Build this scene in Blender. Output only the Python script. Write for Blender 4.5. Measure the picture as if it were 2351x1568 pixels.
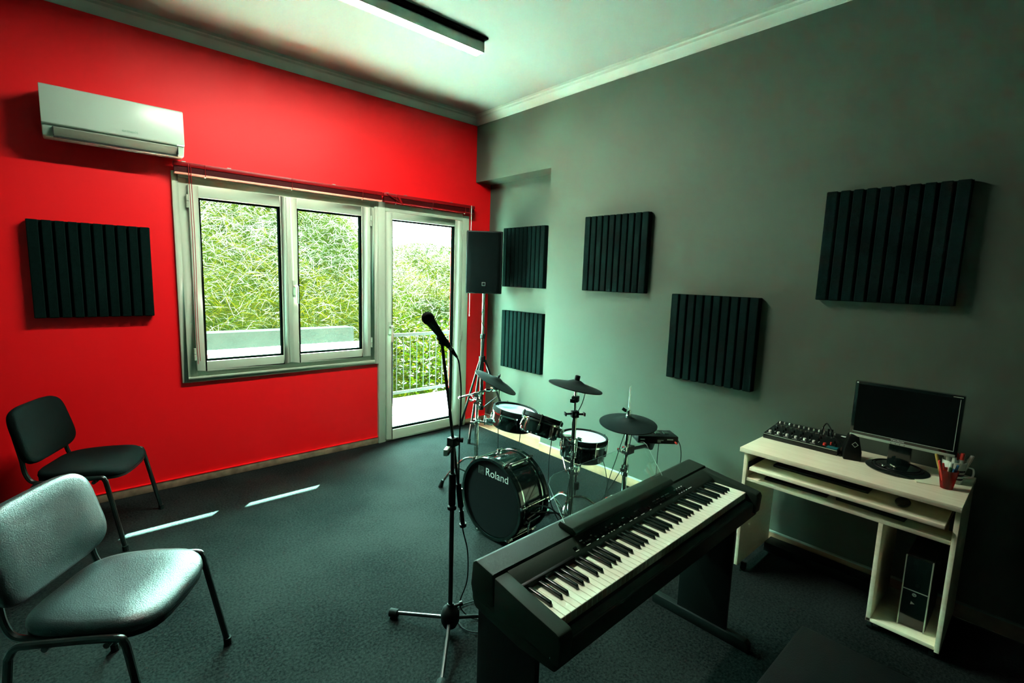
import bpy, bmesh, math, random
from mathutils import Vector, Matrix
random.seed(7)
for o in list(bpy.data.objects): bpy.data.objects.remove(o)
SC = bpy.context.scene
COL = SC.collection
PI = math.pi

# ---------------------------------------------------------------- camera
cd = bpy.data.cameras.new('camera'); cam = bpy.data.objects.new('camera', cd); COL.objects.link(cam)
cam.location = (-3.2337, -4.2281, 1.6258)
cam.rotation_euler = (1.440855, -0.032414, -0.729626)
cd.sensor_width = 36.0; cd.lens = 1121.82 / 2351 * 36.0; cd.clip_start = .02; cd.clip_end = 200
SC.camera = cam
# ---------------------------------------------------------------- world, sun, exposure
SUN_DIR = Vector((-.56, -.577, -.93)).normalized()
W = bpy.data.worlds.new('world'); SC.world = W; W.use_nodes = True
wn = W.node_tree; wn.nodes.clear()
wo = wn.nodes.new('ShaderNodeOutputWorld'); wb = wn.nodes.new('ShaderNodeBackground')
tc = wn.nodes.new('ShaderNodeTexCoord'); sx = wn.nodes.new('ShaderNodeSeparateXYZ'); cr = wn.nodes.new('ShaderNodeValToRGB')
wn.links.new(tc.outputs['Generated'], sx.inputs[0]); wn.links.new(sx.outputs['Z'], cr.inputs[0]); wn.links.new(cr.outputs[0], wb.inputs['Color']); wn.links.new(wb.outputs[0], wo.inputs[0])
cr.color_ramp.elements[0].position = 0.5; cr.color_ramp.elements[0].color = (.52, 1.0, .88, 1)
cr.color_ramp.elements[1].position = 0.9; cr.color_ramp.elements[1].color = (.22, .62, .58, 1)
wb.inputs['Strength'].default_value = 46.0/8
sd = bpy.data.lights.new('sun', 'SUN'); so = bpy.data.objects.new('sun', sd); COL.objects.link(so)
sd.energy = 130/8; sd.color = (.55, 1.0, .86); sd.angle = math.radians(.5)
so.rotation_euler = SUN_DIR.to_track_quat('-Z', 'Y').to_euler(); so.location = (3, 6, 9)
SC.view_settings.view_transform = 'Standard'; SC.view_settings.look = 'None'
SC.view_settings.gamma = 1; SC.view_settings.exposure = 5.1; SC.view_settings.use_curve_mapping = False
LAMP = 74.0/8

# ---------------------------------------------------------------- materials
def mat(name, col, rough=.5, metal=0, bump=0, bscale=60, spec=.5, var=0, vscale=4, coat=0, sheen=0, trans=0):
    m = bpy.data.materials.new(name); m.use_nodes = True
    n = m.node_tree.nodes; l = m.node_tree.links; p = n['Principled BSDF']
    p.inputs['Base Color'].default_value = (*col, 1); p.inputs['Roughness'].default_value = rough
    p.inputs['Metallic'].default_value = metal; p.inputs['Specular IOR Level'].default_value = spec
    p.inputs['Coat Weight'].default_value = coat; p.inputs['Coat Roughness'].default_value = .1
    t = n.new('ShaderNodeTexCoord')
    if var:
        nz = n.new('ShaderNodeTexNoise'); nz.inputs['Scale'].default_value = vscale; nz.inputs['Detail'].default_value = 5
        l.new(t.outputs['Object'], nz.inputs['Vector'])
        r = n.new('ShaderNodeValToRGB'); r.color_ramp.elements[0].position = .3; r.color_ramp.elements[1].position = .7
        r.color_ramp.elements[0].color = (*[c*(1-var) for c in col], 1); r.color_ramp.elements[1].color = (*[min(1, c*(1+var)) for c in col], 1)
        l.new(nz.outputs['Fac'], r.inputs[0]); l.new(r.outputs[0], p.inputs['Base Color'])
    if bump:
        nz = n.new('ShaderNodeTexNoise'); nz.inputs['Scale'].default_value = bscale; nz.inputs['Detail'].default_value = 4
        l.new(t.outputs['Object'], nz.inputs['Vector'])
        b = n.new('ShaderNodeBump'); b.inputs['Strength'].default_value = bump; b.inputs['Distance'].default_value = .01
        l.new(nz.outputs['Fac'], b.inputs['Height']); l.new(b.outputs[0], p.inputs['Normal'])
    return m
M = {}
M['red'] = mat('red_paint', (0.8464, 0.00184, 0.00552), .5, spec=.3, bump=.04, bscale=250)
M['wall'] = mat('grey_green_paint', (.065, .098, .072), .75, spec=.25, bump=.05, bscale=200)
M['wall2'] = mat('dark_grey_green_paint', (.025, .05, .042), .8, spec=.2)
M['ceil'] = mat('ceiling_paint', (0.2275, 0.2695, 0.245), .8, spec=.2)
M['cornice'] = mat('cornice_paint', (0.3168, 0.4176, 0.36), .6, spec=.3)
M['marble'] = mat('brown_marble', (.24, .18, .115), .25, var=.35, vscale=14)
M['tile'] = mat('orange_beige_tile', (.30, .20, .12), .35, var=.25, vscale=9)
M['pvc'] = mat('white_pvc', (0.39, 0.4914, 0.3744), .32, spec=.5)
M['gasket'] = mat('black_gasket', (.0003, .0008, .0006), .9, spec=.0)
M['foam'] = mat('charcoal_foam', (0.0021, 0.0105, 0.009), .95, spec=.05, bump=.6, bscale=420, var=.2, vscale=60)
M['black'] = mat('black_plastic', (0.0012, 0.0048, 0.004), .5, spec=.2, bump=.08, bscale=500)
M['satin'] = mat('satin_black_case', (.021, .041, .029), .55, spec=.12, bump=.12, bscale=600)
M['glossblk'] = mat('gloss_black', (.003, .010, .008), .12, coat=.5)
M['metalblk'] = mat('black_painted_steel', (.003, .009, .0075), .32, spec=.45)
M['rubber'] = mat('black_rubber', (.003, .009, .0075), .75, spec=.15, bump=.15, bscale=200)
M['cympad'] = mat('dark_rubber_pad', (0.003, 0.0105, 0.009), .55, spec=.2)
M['chrome'] = mat('chrome', (.62, .74, .68), .12, metal=1)
M['steel'] = mat('brushed_steel', (.40, .50, .45), .3, metal=1)
M['white'] = mat('white_plastic', (0.648, 0.765, 0.666), .4)
M['head'] = mat('mesh_drum_head', (0.465, 0.645, 0.63), .55)
M['blackhead'] = mat('black_drum_head', (0.0007, 0.0042, 0.00385), .7, spec=.15)
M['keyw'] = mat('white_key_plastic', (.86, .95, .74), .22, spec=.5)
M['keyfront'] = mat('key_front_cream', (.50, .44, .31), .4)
M['felt'] = mat('red_felt', (.55, .06, .04), .9)
M['keyb'] = mat('black_key_plastic', (.006, .018, .014), .22, spec=.6)
M['leather'] = mat('black_vinyl', (0.0045, 0.0135, 0.013125), .36, spec=.36, bump=.18, bscale=260)
M['fabric'] = mat('black_fabric', (0.0014, 0.00455, 0.00385), .9, spec=.06, bump=.4, bscale=500)
M['slat'] = mat('red_slats', (.22, .001, .003), .35, spec=.3)
M['slatdark'] = mat('red_slat_stack', (.07, .001, .002), .5, spec=.2)
M['beige'] = mat('beige_rail', (.80, .30, .22), .4)
M['acwhite'] = mat('air_conditioner_white', (0.396, 0.528, 0.4356), .3)
M['acgrey'] = mat('air_conditioner_flap', (0.238, 0.259, 0.196), .3)
M['dark'] = mat('dark_slot', (.003, .008, .006), .8)
M['grille'] = mat('speaker_grille', (0.00042, 0.0028, 0.00238), .8, spec=.06, bump=.7, bscale=700)
M['concrete'] = mat('pale_balcony_tile', (.74, .80, .74), .6, var=.06)
M['render'] = mat('parapet_render', (0.00936, 0.00864, 0.0072), .85, spec=0, bump=.4, bscale=60, var=.1)
M['rail'] = mat('painted_rail', (0.0098, 0.0091, 0.0084), .7, spec=.02)
M['screen'] = mat('dark_screen', (.0006, .0025, .002), .35, spec=.15)
M['silver'] = mat('silver_plastic', (.48, .62, .52), .3, metal=.4)
M['knobw'] = mat('knob_white', (.8, .92, .82), .35)
M['teal'] = mat('teal_print', (.01, .16, .17), .4)
M['redp'] = mat('red_plastic', (.75, .07, .05), .35)
M['bluep'] = mat('blue_plastic', (.02, .16, .30), .35)
M['greenp'] = mat('green_plastic', (.01, .16, .05), .35)
M['yellowp'] = mat('yellow_ochre', (.45, .36, .08), .5)
M['paper'] = mat('pale_paper', (.72, .78, .55), .6)
M['bark'] = mat('twig_bark', (.002, .002, .0006), .9, spec=0)
M['soil'] = mat('hillside_undergrowth', (0.00455, 0.00455, 0.00042), .95, spec=0, var=.7, vscale=3)
M['screenprint'] = mat('white_print', (.85, .95, .88), .4)
M['greyprint'] = mat('grey_print', (.22, .42, .30), .5)

def floor_mat():
    m = bpy.data.materials.new('mottled_floor'); m.use_nodes = True
    n = m.node_tree.nodes; l = m.node_tree.links; p = n['Principled BSDF']
    t = n.new('ShaderNodeTexCoord'); a = n.new('ShaderNodeTexNoise'); a.inputs['Scale'].default_value = 85; a.inputs['Detail'].default_value = 8; a.inputs['Roughness'].default_value = .75
    b = n.new('ShaderNodeTexNoise'); b.inputs['Scale'].default_value = 1.6; b.inputs['Detail'].default_value = 4
    mx = n.new('ShaderNodeMath'); mx.operation = 'MULTIPLY_ADD'; mx.inputs[1].default_value = .45
    l.new(t.outputs['Object'], a.inputs['Vector']); l.new(t.outputs['Object'], b.inputs['Vector'])
    l.new(b.outputs['Fac'], mx.inputs[0]); l.new(a.outputs['Fac'], mx.inputs[2])
    r = n.new('ShaderNodeValToRGB'); r.color_ramp.elements[0].position = .60; r.color_ramp.elements[1].position = .84
    r.color_ramp.elements[0].color = (.0012, .0034, .0033, 1); r.color_ramp.elements[1].color = (.0145, .0190, .0176, 1)
    l.new(mx.outputs[0], r.inputs[0]); l.new(r.outputs[0], p.inputs['Base Color'])
    bp = n.new('ShaderNodeBump'); bp.inputs['Strength'].default_value = .25; bp.inputs['Distance'].default_value = .004
    l.new(a.outputs['Fac'], bp.inputs['Height']); l.new(bp.outputs[0], p.inputs['Normal'])
    p.inputs['Roughness'].default_value = .8; p.inputs['Specular IOR Level'].default_value = .015
    return m
M['floor'] = floor_mat()
def wood_mat():
    m = bpy.data.materials.new('pale_maple_laminate'); m.use_nodes = True
    n = m.node_tree.nodes; l = m.node_tree.links; p = n['Principled BSDF']
    t = n.new('ShaderNodeTexCoord'); mp = n.new('ShaderNodeMapping'); mp.inputs['Scale'].default_value = (14, 1.2, 14)
    a = n.new('ShaderNodeTexNoise'); a.inputs['Scale'].default_value = 5; a.inputs['Detail'].default_value = 6
    l.new(t.outputs['Object'], mp.inputs[0]); l.new(mp.outputs[0], a.inputs['Vector'])
    r = n.new('ShaderNodeValToRGB'); r.color_ramp.elements[0].position = .3; r.color_ramp.elements[1].position = .7
    r.color_ramp.elements[0].color = (.84, .83, .58, 1); r.color_ramp.elements[1].color = (.95, .94, .70, 1)
    l.new(a.outputs['Fac'], r.inputs[0]); l.new(r.outputs[0], p.inputs['Base Color']); p.inputs['Roughness'].default_value = .4
    return m
M['wood'] = wood_mat()
def glass_mat(name, haze, tint=(.97, 1, .98), gloss=.035):
    m = bpy.data.materials.new(name); m.use_nodes = True
    n = m.node_tree.nodes; l = m.node_tree.links; n.remove(n['Principled BSDF']); o = n['Material Output']
    tr = n.new('ShaderNodeBsdfTransparent'); tr.inputs[0].default_value = (*tint, 1)
    gl = n.new('ShaderNodeBsdfGlossy'); gl.inputs['Roughness'].default_value = .02
    mx = n.new('ShaderNodeMixShader'); mx.inputs[0].default_value = gloss; l.new(tr.outputs[0], mx.inputs[1]); l.new(gl.outputs[0], mx.inputs[2])
    if haze:
        tl = n.new('ShaderNodeBsdfTranslucent'); tl.inputs[0].default_value = (.8, 1, .9, 1)
        m2 = n.new('ShaderNodeMixShader'); m2.inputs[0].default_value = haze
        l.new(mx.outputs[0], m2.inputs[1]); l.new(tl.outputs[0], m2.inputs[2]); l.new(m2.outputs[0], o.inputs[0])
    else: l.new(mx.outputs[0], o.inputs[0])
    return m
M['glass'] = glass_mat('window_glass', .0003); M['doorglass'] = glass_mat('door_glass', .0); M['acrylic'] = glass_mat('clear_acrylic', .004, (.93, .98, .94))
M['acrylic_edge'] = glass_mat('acrylic_edge', .35, (.85, .95, .9)); M['redclear'] = glass_mat('red_clear_plastic', .15, (.75, .08, .06))
M['emit'] = bpy.data.materials.new('lamp_diffuser'); M['emit'].use_nodes = True
_n = M['emit'].node_tree.nodes; _p = _n['Principled BSDF']; _p.inputs['Emission Color'].default_value = (1, .98, .84, 1); _p.inputs['Emission Strength'].default_value = LAMP
def leaf_mat(name, c, tl=.5):
    m = bpy.data.materials.new(name); m.use_nodes = True
    n = m.node_tree.nodes; l = m.node_tree.links; n.remove(n['Principled BSDF']); o = n['Material Output']
    d = n.new('ShaderNodeBsdfDiffuse'); d.inputs[0].default_value = (*c, 1); t = n.new('ShaderNodeBsdfTranslucent'); t.inputs[0].default_value = (*c, 1)
    mx = n.new('ShaderNodeMixShader'); mx.inputs[0].default_value = tl
    l.new(d.outputs[0], mx.inputs[1]); l.new(t.outputs[0], mx.inputs[2]); l.new(mx.outputs[0], o.inputs[0]); return m
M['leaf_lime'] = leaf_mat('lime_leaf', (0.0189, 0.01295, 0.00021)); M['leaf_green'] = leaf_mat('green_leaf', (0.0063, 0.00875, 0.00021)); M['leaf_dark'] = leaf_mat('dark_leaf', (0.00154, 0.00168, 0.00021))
M['leaf_pale'] = leaf_mat('sunlit_pale_reed', (0.0665, 0.0504, 0.0385)); M['leaf_straw'] = leaf_mat('straw_reed', (0.0203, 0.0119, 0.00175))  # near-white reed colour has the sunlit, hazy look painted in

# ---------------------------------------------------------------- mesh helpers
class MB:
    def __init__(s, xf=None): s.bm = bmesh.new(); s.xf = xf; s.mi = 0
    def _add(s, vs, fs):
        bv = [s.bm.verts.new((s.xf @ Vector(v)) if s.xf else v) for v in vs]
        for f in fs:
            try:
                fa = s.bm.faces.new([bv[i] for i in f]); fa.material_index = s.mi
            except ValueError: pass
        return bv
    def box(s, x0, x1, y0, y1, z0, z1):
        s._add([(x0,y0,z0),(x1,y0,z0),(x1,y1,z0),(x0,y1,z0),(x0,y0,z1),(x1,y0,z1),(x1,y1,z1),(x0,y1,z1)],
               [(0,3,2,1),(4,5,6,7),(0,1,5,4),(1,2,6,5),(2,3,7,6),(3,0,4,7)]); return s
    def cbox(s, c, d, rz=0, m=None):
        T = Matrix.Translation(c) @ (m if m is not None else Matrix.Rotation(rz, 4, 'Z'))
        h = [q/2 for q in d]
        vs = [T @ Vector((x*h[0], y*h[1], z*h[2])) for z in (-1,1) for x, y in ((-1,-1),(1,-1),(1,1),(-1,1))]
        s._add(vs, [(0,3,2,1),(4,5,6,7),(0,1,5,4),(1,2,6,5),(2,3,7,6),(3,0,4,7)]); return s
    def prism(s, pts, a0, a1, ax='x'):
        n = len(pts)
        def P(p, a): return (a, p[0], p[1]) if ax == 'x' else ((p[0], a, p[1]) if ax == 'y' else (p[0], p[1], a))
        s._add([P(p, a0) for p in pts] + [P(p, a1) for p in pts],
               [tuple(range(n-1, -1, -1)), tuple(range(n, 2*n))] + [(i, (i+1) % n, n+(i+1) % n, n+i) for i in range(n)]); return s
    def tube(s, pts, r, n=10, caps=True, closed=False):
        pts = [Vector(p) for p in pts]; N = len(pts); rs = r if isinstance(r, (list, tuple)) else [r]*N
        vs = []; up = None
        for i, p in enumerate(pts):
            a = pts[i-1] if (i > 0 or closed) else p; b = pts[(i+1) % N] if (i < N-1 or closed) else p
            t = (b - a).normalized()
            if up is None: up = Vector((0,0,1)) if abs(t.z) < .9 else Vector((1,0,0))
            u = t.cross(up)
            if u.length < 1e-5: u = t.orthogonal()
            u.normalize(); w = u.cross(t).normalized(); up = w
            for k in range(n):
                g = 2*PI*k/n; vs.append(p + (u*math.cos(g) + w*math.sin(g))*rs[i])
        fs = [(i*n+k, i*n+(k+1) % n, ((i+1) % N)*n+(k+1) % n, ((i+1) % N)*n+k) for i in range(N if closed else N-1) for k in range(n)]
        if caps and not closed: fs += [tuple(range(n-1, -1, -1)), tuple(range((N-1)*n, N*n))]
        s._add(vs, fs); return s
    def cyl(s, a, b, r, n=16, r2=None): return s.tube([a, b], [r, r if r2 is None else r2], n)
    def lathe(s, prof, c=(0,0,0), axis=(0,0,1), n=32):
        q = Vector(axis).normalized().to_track_quat('Z', 'Y').to_matrix().to_4x4(); T = Matrix.Translation(c) @ q
        vs = []; fs = []; m = len(prof)
        for (r, z) in prof:
            for k in range(n): vs.append(T @ Vector((max(r, 1e-5)*math.cos(2*PI*k/n), max(r, 1e-5)*math.sin(2*PI*k/n), z)))
        for i in range(m-1):
            for k in range(n): fs.append((i*n+k, i*n+(k+1) % n, (i+1)*n+(k+1) % n, (i+1)*n+k))
        s._add(vs, fs); return s
    def sphere(s, c, r, n=16, sc=(1,1,1)):
        c = Vector(c); vs = []; fs = []; m = n//2
        for i in range(m+1):
            a = PI*i/m
            for k in range(n): vs.append(c + Vector((r*sc[0]*math.sin(a)*math.cos(2*PI*k/n), r*sc[1]*math.sin(a)*math.sin(2*PI*k/n), r*sc[2]*math.cos(a))))
        for i in range(m):
            for k in range(n): fs.append((i*n+k, (i+1)*n+k, (i+1)*n+(k+1) % n, i*n+(k+1) % n))
        s._add(vs, fs); return s
    def loft(s, rings, cap=True):
        n = len(rings[0]); vs = [v for r in rings for v in r]
        fs = [(i*n+k, i*n+(k+1) % n, (i+1)*n+(k+1) % n, (i+1)*n+k) for i in range(len(rings)-1) for k in range(n)]
        if cap: fs += [tuple(range(n-1, -1, -1)), tuple(range((len(rings)-1)*n, len(rings)*n))]
        s._add(vs, fs); return s
    def mesh(s, name, mats, smooth=35, bevel=0, seg=2, bang=30):
        bmesh.ops.remove_doubles(s.bm, verts=s.bm.verts, dist=1e-5)
        bmesh.ops.recalc_face_normals(s.bm, faces=s.bm.faces)
        if bevel:
            es = [e for e in s.bm.edges if len(e.link_faces) == 2 and e.calc_face_angle(0) > math.radians(bang)]
            bmesh.ops.bevel(s.bm, geom=es, offset=bevel, segments=seg, affect='EDGES', profile=.5, clamp_overlap=True)
        me = bpy.data.meshes.new(name); s.bm.to_mesh(me); s.bm.free()
        for m in (mats if isinstance(mats, (list, tuple)) else [mats]): me.materials.append(m if not isinstance(m, str) else M[m])
        if smooth:
            me.polygons.foreach_set('use_smooth', [True]*len(me.polygons)); me.set_sharp_from_angle(angle=math.radians(smooth))
        return me
def link(name, me, parent=None, label=None):
    o = bpy.data.objects.new(name, me); COL.objects.link(o)
    if parent is not None: o.parent = parent
    if label: o['label'] = label
    return o
def part(name, mb, m, parent, bevel=0, label=None, **k): return link(name, mb.mesh(name, m, bevel=bevel, **k), parent, label)
def struct(name, mb, m, bevel=0, parent=None, **k):
    o = part(name, mb, m, parent, bevel, **k)
    if parent is None: o['kind'] = 'structure'
    return o
def tag(o, label, cat, group=None, kind=None):
    o['label'] = label; o['category'] = cat
    if group: o['group'] = group
    if kind: o['kind'] = kind
    return o
def thing(name, label, cat, loc=(0,0,0), rz=0, group=None, rot=None):
    o = bpy.data.objects.new(name, None); COL.objects.link(o); o.location = loc
    o.rotation_euler = rot if rot is not None else (0, 0, rz); o.empty_display_size = .05
    return tag(o, label, cat, group)
def solo(name, mb, m, label, cat, loc=(0,0,0), rz=0, group=None, bevel=0, **k):
    o = part(name, mb, m, None, bevel, **k); o.location = loc; o.rotation_euler = (0, 0, rz); return tag(o, label, cat, group)
def dup(root, loc, rz, label, group=None):
    r = root.copy(); COL.objects.link(r); r.location = loc; r.rotation_euler = (0, 0, rz); r['label'] = label
    if group: r['group'] = group
    def rec(src, dst):
        for ch in list(src.children):
            c = ch.copy(); COL.objects.link(c); c.parent = dst; rec(ch, c)
    rec(root, r); return r
def smooth_path(pts, n=8):
    P = [Vector(p) for p in pts]; P = [2*P[0]-P[1]] + P + [2*P[-1]-P[-2]]; out = []
    for i in range(1, len(P)-2):
        a, b, c, d = P[i-1:i+3]
        for k in range(n):
            t = k/n; out.append(.5*((2*b) + (c-a)*t + (2*a-5*b+4*c-d)*t*t + (3*b-a-3*c+d)*t**3))
    out.append(P[-2]); return out
def text_mesh(s, size, name, m, extrude=.0004):
    cu = bpy.data.curves.new(name, 'FONT'); cu.body = s; cu.size = size; cu.extrude = extrude; cu.align_x = 'CENTER'; cu.align_y = 'CENTER'
    o = bpy.data.objects.new(name, cu); COL.objects.link(o); bpy.context.view_layer.update()
    me = bpy.data.meshes.new_from_object(o.evaluated_get(bpy.context.evaluated_depsgraph_get()))
    bpy.data.objects.remove(o); bpy.data.curves.remove(cu); me.materials.clear(); me.materials.append(M[m]); me.name = name; return me
def place_text(s, size, name, m, parent, origin, right, up, xs=1.0):
    me = text_mesh(s, size, name, m); r = Vector(right).normalized(); u = Vector(up).normalized(); n = r.cross(u)
    me.transform(Matrix.Translation(origin) @ Matrix(((r.x*xs, u.x, n.x, 0), (r.y*xs, u.y, n.y, 0), (r.z*xs, u.z, n.z, 0), (0,0,0,1))))
    return link(name, me, parent)
# ================================================================ ROOM
H = 3.25; XL = -3.655; YB = -6.4; TH = .26
# red wall with window and door openings (opening slightly inside the frames)
WX0, WX1, WZ0, WZ1 = -2.64, -1.127, .815, 2.25
DX0, DX1, DZ1 = -1.127, -.13, 2.21
b = MB()
b.box(XL-.2, WX0, 0, TH, -.1, H+.1); b.box(WX0, WX1, 0, TH, -.1, WZ0); b.box(WX0, WX1, 0, TH, WZ1, H+.1)
b.box(DX0, DX1, 0, TH, DZ1, H+.1); b.box(DX1, .5, 0, TH, -.1, H+.1); b.box(DX0, DX1, 0, TH, -.1, -.002)
struct('wall_back', b, 'red')
NY, NZ, ND = -1.088, 2.604, .198
b = MB(); b.box(0, .5, YB-.2, NY, -.1, H+.1); b.box(0, .5, NY, 0, NZ, H+.1); b.box(ND, .5, NY, 0, -.1, NZ)
struct('wall_right', b, 'wall')
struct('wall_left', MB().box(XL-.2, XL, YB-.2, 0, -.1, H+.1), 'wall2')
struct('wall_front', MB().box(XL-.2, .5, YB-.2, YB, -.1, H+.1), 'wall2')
struct('floor', MB().box(XL-.2, .5, YB-.2, .0, -.1, 0), 'floor')
struct('ceiling', MB().box(XL-.2, .5, YB-.2, TH, H, H+.15), 'ceil')
# cornice: stepped profile against wall and ceiling
pr = [(0, 3.168), (-.012, 3.168), (-.018, 3.186), (-.046, 3.212), (-.058, 3.214), (-.062, 3.228), (-.078, 3.232), (-.08, H), (0, H)]
struct('trim_1', MB().prism([(y, z) for y, z in pr], XL, 0, 'x'), 'cornice')
struct('trim_2', MB().prism([(x, z) for x, z in pr], YB, 0, 'y'), 'cornice')
struct('baseboard_back', MB().box(XL, DX0-.0, -.012, 0, 0, .062).box(DX1+.035, ND, -.012, 0, 0, .062), 'marble', bevel=.003)
struct('baseboard_right', MB().box(-.012, 0, YB, NY+.0, 0, .075).box(ND-.012, ND, NY, -.012, 0, .075).box(.012, ND-.012, NY-.0, NY+.012, 0, .075), 'tile', bevel=.003)
struct('trim_5', MB().box(0.001, ND-.012, NY+.013, -.013, 0, .007), 'tile')
struct('trim_4', MB().box(XL, DX0, -.015, 0, .062, .068).box(DX1+.035, ND, -.015, 0, .062, .068), 'red')
struct('trim_3', MB().box(-.016, -.0, YB, NY+.0, .075, .083).box(ND-.016, ND, NY+.012, -.012, .075, .083), 'cornice')

# ---------------- window
def frame_rect(b, x0, x1, z0, z1, w, y0, y1, wt=None, wb=None):
    wt = w if wt is None else wt; wb = w if wb is None else wb
    b.box(x0, x0+w, y0, y1, z0, z1); b.box(x1-w, x1, y0, y1, z0, z1); b.box(x0+w, x1-w, y0, y1, z1-wt, z1); b.box(x0+w, x1-w, y0, y1, z0, z0+wb)
win = MB(); frame_rect(win, -2.673, -1.122, .781, 2.288, .038, -.022, .0)
frame_rect(win, -2.64, -1.127, .815, 2.262, .07, -.010, .07)
w1 = struct('window_1', win, 'pvc', bevel=.004)
def hinge(parent, x, z, y=-.03):
    b = MB(); b.cyl((x, y, z-.045), (x, y, z-.002), .008, 10).cyl((x, y, z+.002), (x, y, z+.045), .008, 10); part('hinge', b, 'pvc', parent)
def sash(x0, x1, z0, z1, gx0, gx1, gz0, gz1, parent, gm='glass'):
    b = MB(); y0, y1 = -.032, .03
    b.box(x0, gx0, y0, y1, z0, z1); b.box(gx1, x1, y0, y1, z0, z1); b.box(gx0, gx1, y0, y1, gz1, z1); b.box(gx0, gx1, y0, y1, z0, gz0)
    s = part('sash', b, 'pvc', parent, bevel=.005)
    b = MB(); t = .012
    b.box(gx0, gx0+t, -.02, .02, gz0, gz1); b.box(gx1-t, gx1, -.02, .02, gz0, gz1); b.box(gx0+t, gx1-t, -.02, .02, gz1-t, gz1); b.box(gx0+t, gx1-t, -.02, .02, gz0, gz0+t)
    part('gasket', b, 'gasket', s)
    part('pane', MB().box(gx0+t, gx1-t, -.004, .004, gz0+t, gz1-t), gm, s, smooth=0)
    return s
def handle(parent, x, z):
    b = MB(); b.box(x-.016, x+.016, -.044, -.032, z-.045, z+.075); part('handle_plate', b, 'pvc', parent, bevel=.004)
    b = MB(); b.tube(smooth_path([(x, -.044, z+.03), (x, -.08, z+.03), (x+.004, -.088, z+.01), (x+.004, -.086, z-.11)], 6), .0105, 10); part('handle', b, 'pvc', parent)
s1 = sash(-2.580, -1.909, .862, 2.205, -2.520, -1.967, .932, 2.122, w1)
s2 = sash(-1.901, -1.205, .862, 2.205, -1.840, -1.286, .932, 2.124, w1)
part('sash_cover_strip', MB().box(-1.925, -1.893, -.042, -.030, .87, 2.2), 'pvc', w1, bevel=.003)
handle(w1, -1.873, 1.47)
for z in (2.09, .99): hinge(w1, -2.588, z); hinge(w1, -1.197, z)
# ---------------- door
b = MB(); b.box(-1.122, -1.053, -.022, .07, 0, 2.29); b.box(-.180, -.097, -.022, .07, 0, 2.245); b.box(-1.053, -.180, -.022, .07, 2.192, 2.262); b.box(-1.053, -.180, -.012, .07, 0, .02)
d1 = struct('door_1', b, 'pvc', bevel=.004)
sash(-1.048, -.188, .022, 2.188, -.989, -.281, .115, 2.124, d1, 'doorglass')
handle(d1, -1.018, 1.10)
for z in (2.05, 1.0, .3): hinge(d1, -.180, z)

# ---------------- outside: balcony, railing, hillside
struct('balcony_floor', MB().box(-4.6, 2.6, TH, 1.56, -.25, -.03).box(-1.127, -.13, 0, TH, -.1, -.002), 'concrete')
struct('balcony_parapet', MB().box(-4.6, -.43, 1.30, 1.46, -.03, .74).box(-4.6, -.43, 1.27, 1.49, .74, .79), 'concrete', bevel=.01)
struct('garden_retaining_wall', MB().box(-6, -.40, 2.15, 2.4, -.6, .885), 'render')
struct('unseen_sun_slab', MB().box(-4.6, .10, TH, 1.15, 2.9, 3.1).box(.10, 2.8, TH, 2.05, 2.9, 3.1), 'concrete')  # unseen slab added overhead, stepped to trim sun strips and shade the door
r = thing('balcony_railing', 'grey painted steel balcony railing outside the glass door', 'railing', (.5, 1.4, -.03))
X0, X1 = -.26-.5, 1.2
part('top_rail', MB().box(X0, X1, -.022, .022, .855, .895), 'rail', r, bevel=.004)
part('bottom_rail', MB().box(X0, X1, -.018, .018, .10, .135), 'rail', r, bevel=.004)
for x in (X0+.02, X1-.02): part('post', MB().box(x-.02, x+.02, -.02, .02, 0, .857), 'rail', r, bevel=.004)
for z in (.74, .2): part('bracket', MB().box(X0-.2, X0, -.012, .012, z-.015, z+.015), 'rail', r)
for k in range(19): part('baluster', MB().cyl((X0+.10+k*.1, 0, .13), (X0+.10+k*.1, 0, .86), .006, 8), 'rail', r)
# hillside
def hill(x, y): return -.7 + max(0, y-2.3)*(.95 if x < .8 else max(.5, .95-(x-.8)*.22)) + .12*math.sin(x*1.7) + .1*math.sin(y*2.3+x)
hb = bmesh.new(); NX, NYY = 60, 30; g = []
for j in range(NYY):
    for i in range(NX):
        x = -9+i*.35; y = 2.4 + j*.22; g.append(hb.verts.new((x, y, hill(x, y)-.05)))
for j in range(NYY-1):
    for i in range(NX-1): hb.faces.new((g[j*NX+i], g[j*NX+i+1], g[(j+1)*NX+i+1], g[(j+1)*NX+i]))
me = bpy.data.meshes.new('garden_slope'); hb.to_mesh(me); hb.free(); me.materials.append(M['soil'])
hs = link('garden_slope', me); hs['kind'] = 'structure'
def blades(name, count, fn, mats, label, cat):
    V = []; F = []; MI = []
    for _ in range(count):
        p, d, L, w, mi, seg, droop = fn()
        d = Vector(d).normalized(); sdir = d.cross(Vector((random.uniform(-1,1), random.uniform(-1,1), random.uniform(-.3,1)))).normalized()
        base = len(V); p = Vector(p)
        for k in range(seg+1):
            t = k/seg; ww = w*(.35+1.3*t if t < .5 else 2*(1-t)*1.0)+.0008
            q = p + d*L*t + Vector((0,0,-droop*L*t*t)); V.append(q - sdir*ww/2); V.append(q + sdir*ww/2)
        for k in range(seg): F.append((base+2*k, base+2*k+1, base+2*k+3, base+2*k+2)); MI.append(mi)
    me = bpy.data.meshes.new(name); me.from_pydata([tuple(v) for v in V], [], F); me.polygons.foreach_set('material_index', MI)
    for m in mats: me.materials.append(M[m])
    return tag(link(name, me), label, cat, kind='stuff')
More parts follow.
